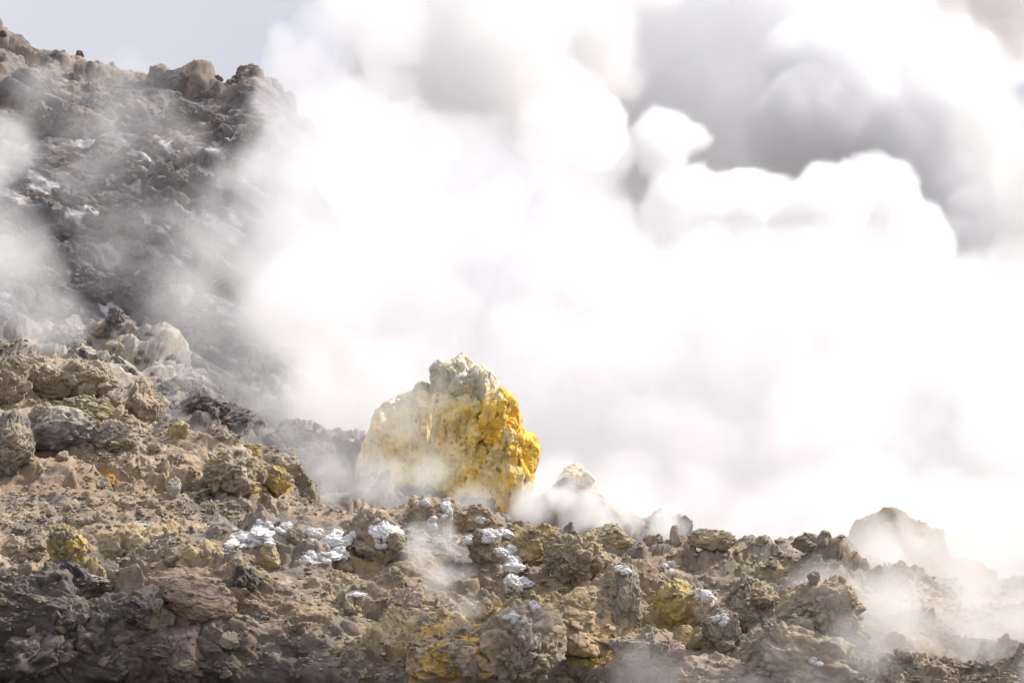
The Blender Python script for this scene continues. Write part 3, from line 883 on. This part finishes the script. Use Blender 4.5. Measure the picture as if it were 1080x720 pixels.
def scatter(key, name, n, box, size, label, group, seed, rmin, rmax, bias=2.2, sink=0.0):
    rr = random.Random(seed)
    done = 0
    for _ in range(n * 6):
        if done >= n:
            break
        px, py = rr.uniform(box[0], box[2]), rr.uniform(box[1], box[3])
        if len(box) > 4 and px < box[4] and py > box[5]:
            continue
        f = find(px, py)
        if f is None or not rmin < f[2] < rmax:
            continue
        if any(((px - x) / a) ** 2 + ((py - y) / b) ** 2 < 1 for x, y, a, b in (KEEP if sink else CREST)):
            continue
        if any(find(px + a, py - b) is None or find(px + a, py - b)[2] > f[2] * 1.25 for a, b in ((0, 7), (-5, 3), (5, 3))):
            continue
        done += 1
        q = bpy.data.objects.new(name, rr.choice(LOOSE[key]))
        COL.objects.link(q)
        s = (size[0] + (size[1] - size[0]) * rr.random() ** bias) * 0.5 * f[2] / FPX
        q.scale = (s * rr.uniform(.85, 1.5), s * rr.uniform(.8, 1.2), s * rr.uniform(.75, 1.15))
        q.rotation_euler = (rr.uniform(-.5, .5), rr.uniform(-.5, .5), rr.uniform(0, 6.3))
        q.location = Vector(f[0]) + Vector((0, 0.1 * s, 0.1 * s)) - Vector(f[1]) * (sink * s)
        tag(q, label, 'rock', group)
        if sink:
            mw = Matrix.LocRotScale(q.location, q.rotation_euler, q.scale)
            co = np.empty(len(q.data.vertices) * 3, np.float32)
            q.data.vertices.foreach_get('co', co)
            A = np.array(mw)
            Q = co.reshape(-1, 3) @ A[:3, :3].T + A[:3, 3]
            X, Y, D = proj(Q)
            HITS.append((X, Y, D, Q, Q - np.array(q.location)))


scatter('bank2', 'half_buried_rock', 66, (0, 552, 1000, 716, 340, 604), (26, 80), 'half buried knobbly rock jutting out of the near bank', 'half buried rocks of the near bank', 6, 5, 22, 1.3, 0.85)
scatter('bank3', 'half_buried_rock', 30, (0, 606, 335, 716), (26, 80), 'shade-tinted half buried rock in the low left end of the bank', 'shade-tinted half buried rocks at the low end of the bank', 16, 5, 22, 1.3, 0.85)
scatter('hill2', 'half_buried_rock', 40, (0, 365, 320, 550), (20, 56), 'half buried beige rock jutting out of the left hillside', 'half buried rocks of the left hillside', 7, 16, 36, 1.3, 0.85)
scatter('cliff2', 'cliff_block', 130, (0, 18, 330, 350), (12, 44), 'angular dark rock jutting out of the far cliff', 'half buried rocks of the cliff face', 8, 80, 190, 1.6, 0.5)
scatter('talus2', 'half_buried_rock', 40, (60, 335, 420, 530), (16, 40), 'half buried grey rock jutting out of the talus slope', 'half buried rocks of the talus slope', 9, 36, 78, 1.3, 0.6)
index_hits()

# ------------------------------------------------------------------ gravel and chips, beyond counting
def gravel(name, label, n, keep, seed, size):
    rs = np.random.RandomState(seed)
    ids = np.unique(DEPTH['G'][DEPTH['G'] >= 0])
    P, D, Nn = DEPTH['P'][ids], DEPTH['D'][ids], DEPTH['N'][ids]
    X, Y, _ = proj(P)
    ok = keep(X, Y, D) & (Nn[:, 2] > 0.25)
    clump = fbm(P[ok] * 0.9, 3, seed) + 0.25
    ids2 = np.where(ok)[0]
    pr = np.clip(clump, 0.02, None)
    pick = ids2[rs.choice(len(ids2), n, p=pr / pr.sum())]
    Db, Fb = ico(1)
    nv, nf_ = len(Db), len(Fb)
    base = []
    for k in range(16):
        q = Db * (0.75 + 0.5 * rs.rand(nv))[:, None] * np.array([1.25, 1.0, 0.75])
        base.append(q)
    base = np.array(base)[rs.randint(0, 16, n)]
    a = rs.uniform(0, 2 * math.pi, n)
    c, sn = np.cos(a)[:, None], np.sin(a)[:, None]
    q = np.stack([base[..., 0] * c - base[..., 1] * sn, base[..., 0] * sn + base[..., 1] * c, base[..., 2]], -1)
    sz = (size[0] + (size[1] - size[0]) * rs.rand(n) ** 3) * 0.5 * D[pick] / FPX
    jit = rs.uniform(-1, 1, (n, 3)) * (D[pick] * 1.2 / FPX)[:, None]
    V = q * sz[:, None, None] + (P[pick] + jit * np.array([1, 1, 0.1]) + np.stack([0 * sz, 0 * sz, 0.15 * sz], -1))[:, None]
    F = (Fb[None] + (np.arange(n) * nv)[:, None, None]).reshape(-1, 3)
    t = mix(np.broadcast_to(c3(.38, .31, .23), (n, 3)), c3(.28, .235, .19), rs.rand(n)) * (0.8 + 0.4 * rs.rand(n))[:, None]
    dk = sstep(600, 660, Y[pick]) * sstep(360, 250, X[pick])  # chips darkened along with the painted shade at the low left
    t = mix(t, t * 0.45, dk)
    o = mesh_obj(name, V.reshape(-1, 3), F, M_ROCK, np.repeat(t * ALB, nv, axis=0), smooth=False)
    tag(o, label, 'gravel', None, 'stuff')


index_hits()
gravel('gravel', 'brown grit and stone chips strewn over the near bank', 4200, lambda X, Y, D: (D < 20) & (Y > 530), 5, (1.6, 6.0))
gravel('gravel', 'beige grit and stone chips strewn over the left hillside', 2000, lambda X, Y, D: (D > 16) & (D < 36) & (X < 340), 6, (1.4, 5.0))

# ------------------------------------------------------------------ white salt crusts
m = bpy.data.materials.new('white_salt')
m.use_nodes = True
b = m.node_tree.nodes['Principled BSDF']
b.inputs['Base Color'].default_value = (.80, .80, .82, 1)
b.inputs['Roughness'].default_value = 0.8
b.inputs['Subsurface Weight'].default_value = 0.0
nz = m.node_tree.nodes.new('ShaderNodeTexNoise')
nz.inputs['Scale'].default_value = 3.0
nz.inputs['Detail'].default_value = 8
nz.inputs['Roughness'].default_value = 0.7
bp = m.node_tree.nodes.new('ShaderNodeBump')
bp.inputs['Strength'].default_value = 0.6
bp.inputs['Distance'].default_value = 0.12
tc = m.node_tree.nodes.new('ShaderNodeTexCoord')
m.node_tree.links.new(tc.outputs['Object'], nz.inputs['Vector'])
m.node_tree.links.new(nz.outputs['Fac'], bp.inputs['Height'])
m.node_tree.links.new(bp.outputs[0], b.inputs['Normal'])
cr = m.node_tree.nodes.new('ShaderNodeMix')
cr.data_type = 'RGBA'
cr.inputs[6].default_value, cr.inputs[7].default_value = (.50, .46, .41, 1), (.84, .84, .86, 1)
mr = m.node_tree.nodes.new('ShaderNodeMapRange')
mr.inputs[1].default_value, mr.inputs[2].default_value = 0.35, 0.5
m.node_tree.links.new(nz.outputs['Fac'], mr.inputs[0])
m.node_tree.links.new(mr.outputs[0], cr.inputs[0])
m.node_tree.links.new(cr.outputs[2], b.inputs['Base Color'])
M_SALT = m
NOD = []
for k in range(5):
    D, F = ICO[4]
    W = warp(D, 0.22, 1.4, 300 + k)
    _, a1, _ = cells(W * 1.7, 310 + k)
    _, a2, _ = cells(W * 4.5, 320 + k)
    P = D * (0.78 + 0.42 * (0.7 - a1) + 0.20 * (0.7 - a2) + 0.08 * fbm(D * 6, 3, 330 + k))[:, None]
    NOD.append(mesh_obj('nodule', P, F, M_SALT, link=False).data)

rr = random.Random(77)
for (px, py, wd, hg, n, rad, label) in CRUSTS:
    f = find(px, py)
    if f is None:
        continue
    e = empty('salt_crust', Vector(f[0]))
    tag(e, label, 'salt crust')
    for k in range(3):                                   # thin crust on the ground under the nodules
        g = find(px + rr.uniform(-.28, .28) * wd, py + rr.uniform(-.2, .2) * hg)
        if g is None or abs(g[2] / f[2] - 1) > 0.1:
            continue
        q = bpy.data.objects.new('crust', NOD[rr.randrange(5)])
        COL.objects.link(q)
        q.parent = e
        a, c = 0.34 * wd * g[2] / FPX, 0.34 * hg * g[2] / FPX
        nrm = Vector(g[1]) + Vector((0, -0.3, 0.3))
        q.rotation_euler = nrm.to_track_quat('Z', 'Y').to_euler()
        q.location = Vector(g[0]) - Vector(f[0])
        q.scale = (a * rr.uniform(.7, 1.2), max(c, 0.4 * a) * rr.uniform(.8, 1.4), rad * 0.9 * g[2] / FPX)
    for k in range(n):
        g = find(px + max(-.55, min(.55, rr.gauss(0, .27))) * wd, py + max(-.55, min(.55, rr.gauss(0, .27))) * hg)
        if g is None or g[2] > f[2] * 1.12 or g[2] < f[2] * 0.9:
            g = f if k == 0 else None
        if g is None:
            continue
        q = bpy.data.objects.new('nodule', NOD[rr.randrange(5)])
        COL.objects.link(q)
        q.parent = e
        sc = rad * rr.uniform(0.45, 1.1) * g[2] / FPX
        q.location = Vector(g[0]) - Vector(f[0]) + Vector((0, 0, sc * 0.02))
        q.scale = (sc * rr.uniform(.9, 1.6), sc * rr.uniform(.9, 1.3), sc * rr.uniform(.6, .95))
        q.rotation_euler = (rr.uniform(-.5, .5), rr.uniform(-.5, .5), rr.uniform(0, 6.3))

scatter('bank', 'rock', 80, (0, 545, 960, 716), (5, 22), 'loose brown rock lying on the near bank', 'loose rocks on the near bank', 1, 5, 22)
scatter('hill', 'rock', 45, (0, 365, 320, 560), (4, 18), 'loose beige rock lying on the left hillside', 'loose rocks on the left hillside', 2, 16, 36)
scatter('talus', 'rock', 40, (60, 335, 420, 530), (4, 14), 'loose grey rock on the talus slope under the cliff', 'loose rocks on the talus slope', 3, 36, 78)
scatter('cliff', 'rock', 45, (0, 20, 320, 330), (4, 15), 'dark block wedged on the face of the far cliff', 'blocks on the cliff face', 4, 80, 190)
#STEAM
# ------------------------------------------------------------------ steam
def steam(name, label, puffs, voxel, density, warp_size, warp_amp, fine_size, fine_amp, lo=0.18, hi=0.5, g=0.55, colour=(1, 1, 1), blend=0.12,
          stretch=(1, 1, 1), cat='steam', gaps=0.0, gap_size=1.0, seed=0.0, billow=0.0, core=1.0, blobs=()):
    m = bpy.data.materials.new(name + '_vapour')
    m.use_nodes = True
    t = m.node_tree
    t.nodes.clear()
    o = t.nodes.new('ShaderNodeOutputMaterial')
    v = t.nodes.new('ShaderNodeVolumePrincipled')
    v.inputs['Color'].default_value = (*colour, 1)
    v.inputs['Density'].default_value = density
    v.inputs['Anisotropy'].default_value = g
    v.inputs['Density Attribute'].default_value = 'density'
    t.links.new(v.outputs[0], o.inputs['Volume'])
    G = bpy.data.node_groups.new(name, 'GeometryNodeTree')
    G.interface.new_socket('Geometry', in_out='INPUT', socket_type='NodeSocketGeometry')
    G.interface.new_socket('Geometry', in_out='OUTPUT', socket_type='NodeSocketGeometry')
    N, K = G.nodes.new, G.links.new
    N('NodeGroupInput')
    out, pos = N('NodeGroupOutput'), N('GeometryNodeInputPosition')

    def vm(op, a, b=None, c=None):
        n = N('ShaderNodeVectorMath')
        n.operation = op
        for k, x in enumerate((a, b, c)):
            if x is None:
                continue
            if isinstance(x, tuple):
                n.inputs[k].default_value = x
            else:
                K(x, n.inputs[k])
        return n.outputs['Value'] if op in ('DISTANCE', 'LENGTH') else n.outputs[0]

    def ma(op, a, b=0.0, c=0.0):
        n = N('ShaderNodeMath')
        n.operation = op
        for k, x in enumerate((a, b, c)):
            if isinstance(x, (int, float)):
                n.inputs[k].default_value = x
            else:
                K(x, n.inputs[k])
        return n.outputs[0]

    def noise(vec, size, detail, rough=0.55, off=0.0):
        n = N('ShaderNodeTexNoise')
        n.inputs['Scale'].default_value = 1.0 / size
        n.inputs['Detail'].default_value = detail
        n.inputs['Roughness'].default_value = rough
        sft = vm('MULTIPLY_ADD', vec, tuple(1.0 / x for x in stretch), (off + seed, off * 1.7, off * 0.6 - seed))
        K(sft, n.inputs['Vector'])
        return n.outputs['Fac'], n.outputs['Color']

    P0 = pos.outputs[0]
    _, wc = noise(P0, warp_size, 2, 0.5, 3.1)
    wv = vm('MULTIPLY_ADD', wc, (2 * warp_amp,) * 3, (-warp_amp,) * 3)
    P1 = vm('ADD', P0, wv)
    _, wc2 = noise(P0, warp_size * 0.36, 2, 0.5, 17.0)
    P1 = vm('ADD', P1, vm('MULTIPLY_ADD', wc2, (0.9 * warp_amp,) * 3, (-0.45 * warp_amp,) * 3))
    f = None
    A, B = np.full(3, 1e9), np.full(3, -1e9)
    for c, rad in [(at(*q[:3]), q[3] * q[2] / FPX) for q in puffs] + list(blobs):
        k = core
        d = ma('MULTIPLY_ADD', vm('DISTANCE', P1, tuple(float(x) for x in c)), -k / rad, k)
        f = d if f is None else ma('SMOOTH_MAX', f, d, blend)
        e = rad * (1.25 if core > 1.5 else 1.0) + 1.2 * warp_amp
        A, B = np.minimum(A, c - e), np.maximum(B, c + e)
    A[2] = max(A[2], -0.3)
    n1, _ = noise(P0, fine_size, 5, 0.6, 41.0)
    f = ma('MULTIPLY_ADD', n1, 2 * fine_amp, ma('SUBTRACT', f, fine_amp))
    if billow:
        for q, kk in ((0.85, 0.5), (0.4, 0.42), (0.19, 0.24)):      # rounded bumps at three sizes, the small riding on the large
            vo = N('ShaderNodeTexVoronoi')
            vo.feature = 'F1'
            vo.inputs['Scale'].default_value = 1.0 / (fine_size * q)
            K(vm('MULTIPLY_ADD', wc2, (fine_size * 0.8,) * 3, P0), vo.inputs['Vector'])
            f = ma('MULTIPLY_ADD', vo.outputs['Distance'], -2 * billow * kk, ma('ADD', f, billow * kk * 0.9))
    mr = N('ShaderNodeMapRange')
    mr.interpolation_type = 'SMOOTHSTEP'
    mr.inputs[1].default_value, mr.inputs[2].default_value = lo, hi
    K(f, mr.inputs[0])
    dn = mr.outputs[0]
    if gaps:
        n2, _ = noise(P1, gap_size, 4, 0.55, 77.0)
        m2 = N('ShaderNodeMapRange')
        m2.interpolation_type = 'SMOOTHSTEP'
        m2.inputs[1].default_value, m2.inputs[2].default_value = 0.34, 0.62
        m2.inputs[3].default_value = 1 - gaps
        K(n2, m2.inputs[0])
        dn = ma('MULTIPLY', dn, m2.outputs[0])
    if name == 'steam_cloud':
        dn = ma('MAXIMUM', dn, 0.002)      # faint vapour fills the gaps inside the cloud
    vc = N('GeometryNodeVolumeCube')
    K(dn, vc.inputs['Density'])
    vc.inputs['Min'].default_value, vc.inputs['Max'].default_value = A, B
    for i, ax in enumerate('XYZ'):
        vc.inputs['Resolution ' + ax].default_value = max(4, int((B[i] - A[i]) / voxel))
    sm = N('GeometryNodeSetMaterial')
    sm.inputs['Material'].default_value = m
    K(vc.outputs[0], sm.inputs[0])
    K(sm.outputs[0], out.inputs[0])
    x0, y0, z0 = A
    x1, y1, z1 = B
    V = [(x, y, z) for x in (x0, x1) for y in (y0, y1) for z in (z0, z1)]
    ob = mesh_obj(name, V, [(0, 1, 3, 2), (4, 6, 7, 5), (0, 4, 5, 1), (2, 3, 7, 6), (0, 2, 6, 4), (1, 5, 7, 3)], m)
    ob.modifiers.new('vapour', 'NODES').node_group = G
    tag(ob, label, cat, None, 'stuff')
    return ob


def fill(rows, jit=0.2, seed=1):
    """rows of (py, x0, x1, count, radius_px, dist) -> puffs"""
    rr = random.Random(seed)
    out = []
    for y, x0, x1, n, rad, r in rows:
        for k in range(n):
            x = x0 + (x1 - x0) * (k / max(n - 1, 1))
            out.append((x + rr.uniform(-jit, jit) * rad, y + rr.uniform(-jit, jit) * rad, r * rr.uniform(0.965, 1.035), rad * rr.uniform(0.85, 1.15)))
    return out


steam('steam_cloud', 'dense white steam cloud towering behind the yellow sulphur mound',
      fill([(590, 470, 1075, 8, 90, 60), (545, 580, 1075, 7, 66, 55), (556, 610, 1090, 8, 46, 49), (500, 400, 1075, 8, 96, 62), (410, 360, 1070, 8, 96, 64), (325, 335, 1050, 8, 84, 66), (265, 330, 620, 4, 84, 68), (288, 680, 915, 4, 68, 68),
            (190, 330, 590, 4, 72, 70), (115, 345, 400, 2, 66, 71), (20, 365, 400, 2, 56, 72), (58, 318, 340, 2, 38, 72), (46, 286, 286, 1, 22, 72)], 0.2, 3),
      0.15, 0.24, 5.0, 1.3, 2.6, 0.6, lo=0.0, hi=0.22, billow=0.5, g=0.62, core=2.2, colour=(.99, .983, 1.0))
steam('shadowed_billow', 'grey billow with bright rims between the white and the dark cloud',
      fill([(225, 740, 930, 4, 60, 84), (150, 630, 700, 2, 46, 86), (265, 930, 975, 2, 42, 84)], 0.15, 21),
      0.18, 1.0, 5.0, 1.2, 2.8, 0.4, lo=0.05, hi=0.28, billow=0.5, g=0.35, colour=(.945, .947, .96), core=2.2)
steam('dark_cloud', 'grey shadowed cloud rolling across the sky above the white steam',
      fill([(250, 930, 1015, 2, 62, 116), (190, 700, 980, 4, 84, 118), (110, 650, 950, 4, 90, 120), (30, 630, 870, 4, 90, 122), (-50, 590, 830, 4, 90, 124)], 0.12, 5),
      0.3, 0.36, 9.0, 2.4, 4.6, 0.6, lo=-0.1, hi=0.2, colour=(.985, .988, 1.0), billow=0.6, g=0.3, core=2.8)
steam('dark_cloud_tail', 'grey tail of the shadowed cloud hanging down at the right',
      fill([(60, 850, 900, 2, 62, 113), (130, 850, 960, 3, 66, 112), (205, 930, 1005, 3, 52, 112), (262, 1000, 1024, 2, 34, 112)], 0.12, 6),
      0.3, 0.5, 8.0, 2.0, 4.6, 0.5, lo=-0.05, hi=0.3, colour=(.90, .905, .925), billow=0.5, g=0.2, core=2.4)
steam('pale_cloud', 'pale beige cloud high above the sulphur mound',
      fill([(60, 430, 600, 3, 85, 110), (-30, 420, 640, 4, 85, 112), (120, 470, 570, 2, 60, 108)], 0.2, 25),
      0.35, 0.25, 8.0, 2.4, 5.0, 0.5, lo=-0.1, hi=0.5, billow=0.5, g=0.3, core=2.6, colour=(.99, .985, .985))
steam('bright_cloud', 'bright white cloud at the right behind the dark one',
      fill([(40, 985, 1140, 3, 72, 118), (120, 1040, 1150, 2, 78, 116), (200, 1070, 1150, 2, 74, 115), (290, 1060, 1150, 2, 74, 115), (360, 1000, 1140, 3, 70, 118), (-40, 900, 1000, 2, 60, 126)], 0.2, 27),
      0.35, 0.3, 8.0, 2.2, 4.6, 0.6, lo=0.0, hi=0.3, billow=0.5, core=2.4)
steam('corner_cloud', 'brownish grey cloud cut by the upper right corner',
      fill([(-14, 1020, 1120, 3, 52, 100), (30, 1085, 1120, 1, 40, 100)], 0.1, 29),
      0.35, 1.0, 7.0, 1.6, 3.0, 0.4, lo=0.05, hi=0.3, colour=(.93, .92, .92), billow=0.5, core=2.2, g=0.3)
steam('cliff_edge_steam', 'thick white steam swallowing the end of the dark cliff',
      fill([(165, 310, 380, 2, 58, 80), (225, 300, 380, 2, 62, 78), (290, 295, 380, 2, 66, 76), (350, 305, 390, 2, 66, 72), (405, 330, 400, 2, 56, 66), (130, 345, 380, 2, 46, 80)], 0.12, 31),
      0.2, 0.34, 5.0, 1.6, 2.2, 0.3, lo=-0.25, hi=1.1, billow=0.4, core=1.7, g=0.6)
steam('cliff_steam', 'pale steam drifting up the dark cliff at its left end',
      fill([(300, -40, 20, 2, 62, 46), (230, -50, 10, 2, 62, 48), (160, -40, 0, 2, 56, 50), (340, -30, 60, 2, 42, 44)], 0.2, 7),
      0.14, 0.42, 3.0, 1.0, 1.2, 0.22, lo=0.0, hi=0.5, billow=0.12)
steam('cliff_veil', 'thin veil of steam climbing across the middle of the cliff',
      fill([(290, 140, 230, 2, 60, 80), (220, 110, 200, 2, 56, 82), (150, 80, 190, 3, 50, 84), (95, 60, 150, 3, 42, 86), (60, 100, 120, 1, 20, 100)], 0.2, 8),
      0.22, 0.2, 6.0, 3.2, 2.0, 0.4, lo=-0.15, hi=0.75, gaps=0.88, gap_size=2.4, billow=0.1)
steam('slope_steam', 'thin steam veil over the talus between cliff and mound',
      fill([(260, 255, 330, 2, 62, 56), (330, 215, 360, 3, 72, 55), (400, 250, 400, 3, 72, 53), (450, 310, 390, 2, 52, 50), (180, 270, 330, 2, 50, 60)], 0.2, 9),
      0.16, 0.30, 5.0, 2.4, 1.8, 0.4, lo=-0.05, hi=0.75, gaps=0.75, gap_size=2.4, billow=0.1)
steam('mound_steam', 'low steam curling round the foot of the sulphur mound',
      fill([(505, 350, 450, 3, 36, 36), (530, 420, 560, 3, 32, 35.5)], 0.15, 11),
      0.06, 0.8, 1.2, 0.35, 0.5, 0.3, lo=0.05, hi=0.55, gaps=0.4, gap_size=0.8, g=0.2, colour=(.985, .975, .965))
steam('mound_veil', 'thin steam clinging to the left flank of the mound',
      fill([(445, 362, 440, 4, 40, 37.6), (490, 345, 470, 5, 42, 37.4), (415, 400, 470, 3, 26, 38), (505, 580, 640, 3, 36, 37.4), (472, 275, 345, 3, 40, 38.6), (440, 300, 360, 2, 40, 42)], 0.15, 12),
      0.07, 0.40, 1.2, 0.4, 0.5, 0.3, lo=0.0, hi=0.6, gaps=0.5, gap_size=0.8)
steam('white_puff', 'bright white puffs hiding the foot of the tan boulder',
      fill([(540, 570, 660, 5, 30, 37.6), (524, 572, 592, 2, 22, 37.7), (530, 615, 650, 2, 22, 37.7), (552, 640, 700, 2, 26, 37.4), (520, 565, 585, 1, 22, 37.8), (505, 580, 585, 1, 16, 38.2), (548, 560, 600, 2, 24, 37.2)], 0.12, 14),
      0.05, 2.4, 1.2, 0.35, 0.6, 0.4, lo=0.0, hi=0.7, billow=0.35, core=1.7)
steam('vent_steam', 'small steam jet rising from the hollow in the near bank',
      fill([(640, 470, 490, 2, 22, 14.2), (615, 460, 480, 2, 27, 14.4), (585, 450, 470, 2, 26, 14.8), (560, 440, 465, 2, 20, 15.2)], 0.15, 13),
      0.025, 2.6, 0.25, 0.1, 0.14, 0.28, lo=0.0, hi=0.6, gaps=0.5, gap_size=0.22, g=0.2, colour=(.985, .975, .965))
steam('bank_steam', 'drifting steam bank covering the lower right rocks',
      fill([(725, 930, 1130, 3, 76, 13.4), (660, 950, 1120, 3, 70, 14.2), (600, 930, 1100, 3, 56, 16.5), (590, 850, 890, 2, 34, 18), (570, 890, 940, 2, 34, 19), (640, 880, 930, 2, 44, 14.5), (575, 900, 1080, 4, 46, 23)], 0.2, 15),
      0.05, 2.5, 1.2, 0.5, 0.45, 0.4, lo=-0.1, hi=0.9, gaps=0.6, gap_size=0.7, core=1.5, g=0.05, colour=(.93, .905, .885))
steam('low_steam', 'thin steam creeping over the lowest rocks right of the centre',
      fill([(712, 700, 900, 4, 58, 12.9), (665, 790, 890, 3, 50, 13.6)], 0.2, 16),
      0.035, 1.1, 0.9, 0.5, 0.35, 0.5, lo=0.0, hi=1.0, gaps=0.97, gap_size=0.55, g=0.2, colour=(.985, .975, .965), core=1.4)
steam('crest_wisp', 'thin wisp over the crest behind the nodular rock',
      fill([(592, 595, 640, 2, 26, 16.8), (565, 600, 640, 2, 22, 18), (552, 720, 780, 2, 18, 19.5)], 0.2, 17),
      0.035, 1.7, 0.4, 0.15, 0.2, 0.3, lo=0.0, hi=0.7, gaps=0.7, gap_size=0.3, g=0.2, colour=(.985, .975, .965))
steam('hill_wisp', 'small wisp at the crest of the left hillside',
      fill([(462, 195, 208, 2, 16, 25.5), (445, 190, 200, 1, 13, 26), (396, 105, 112, 1, 11, 28), (525, 310, 380, 3, 18, 26)], 0.2, 18),
      0.05, 1.5, 0.5, 0.18, 0.2, 0.3, lo=0.0, hi=0.7, gaps=0.6, gap_size=0.3, g=0.2, colour=(.985, .975, .965))
over = [(at(x, y, r) + np.array(sd) * k, rad) for x, y, r, k, rad in
        ((-60, 690, 12.4, 13.0, 1.1), (60, 670, 12.5, 12.6, 1.15), (170, 690, 12.5, 13.2, 1.15), (280, 700, 12.6, 12.8, 1.05), (385, 716, 12.6, 13.1, .8), (20, 640, 12.7, 13.3, .8), (200, 655, 12.8, 12.7, .7))]
steam('added_shade_steam', 'unseen steam added above the view to shade the low left bank', [], 0.08, 2.6, 1.2, 0.3, 0.6, 0.3, lo=0.0, hi=0.5, g=0.5, blobs=over)  # added out of view, towards the sun, only to cast shade on the bank
#END
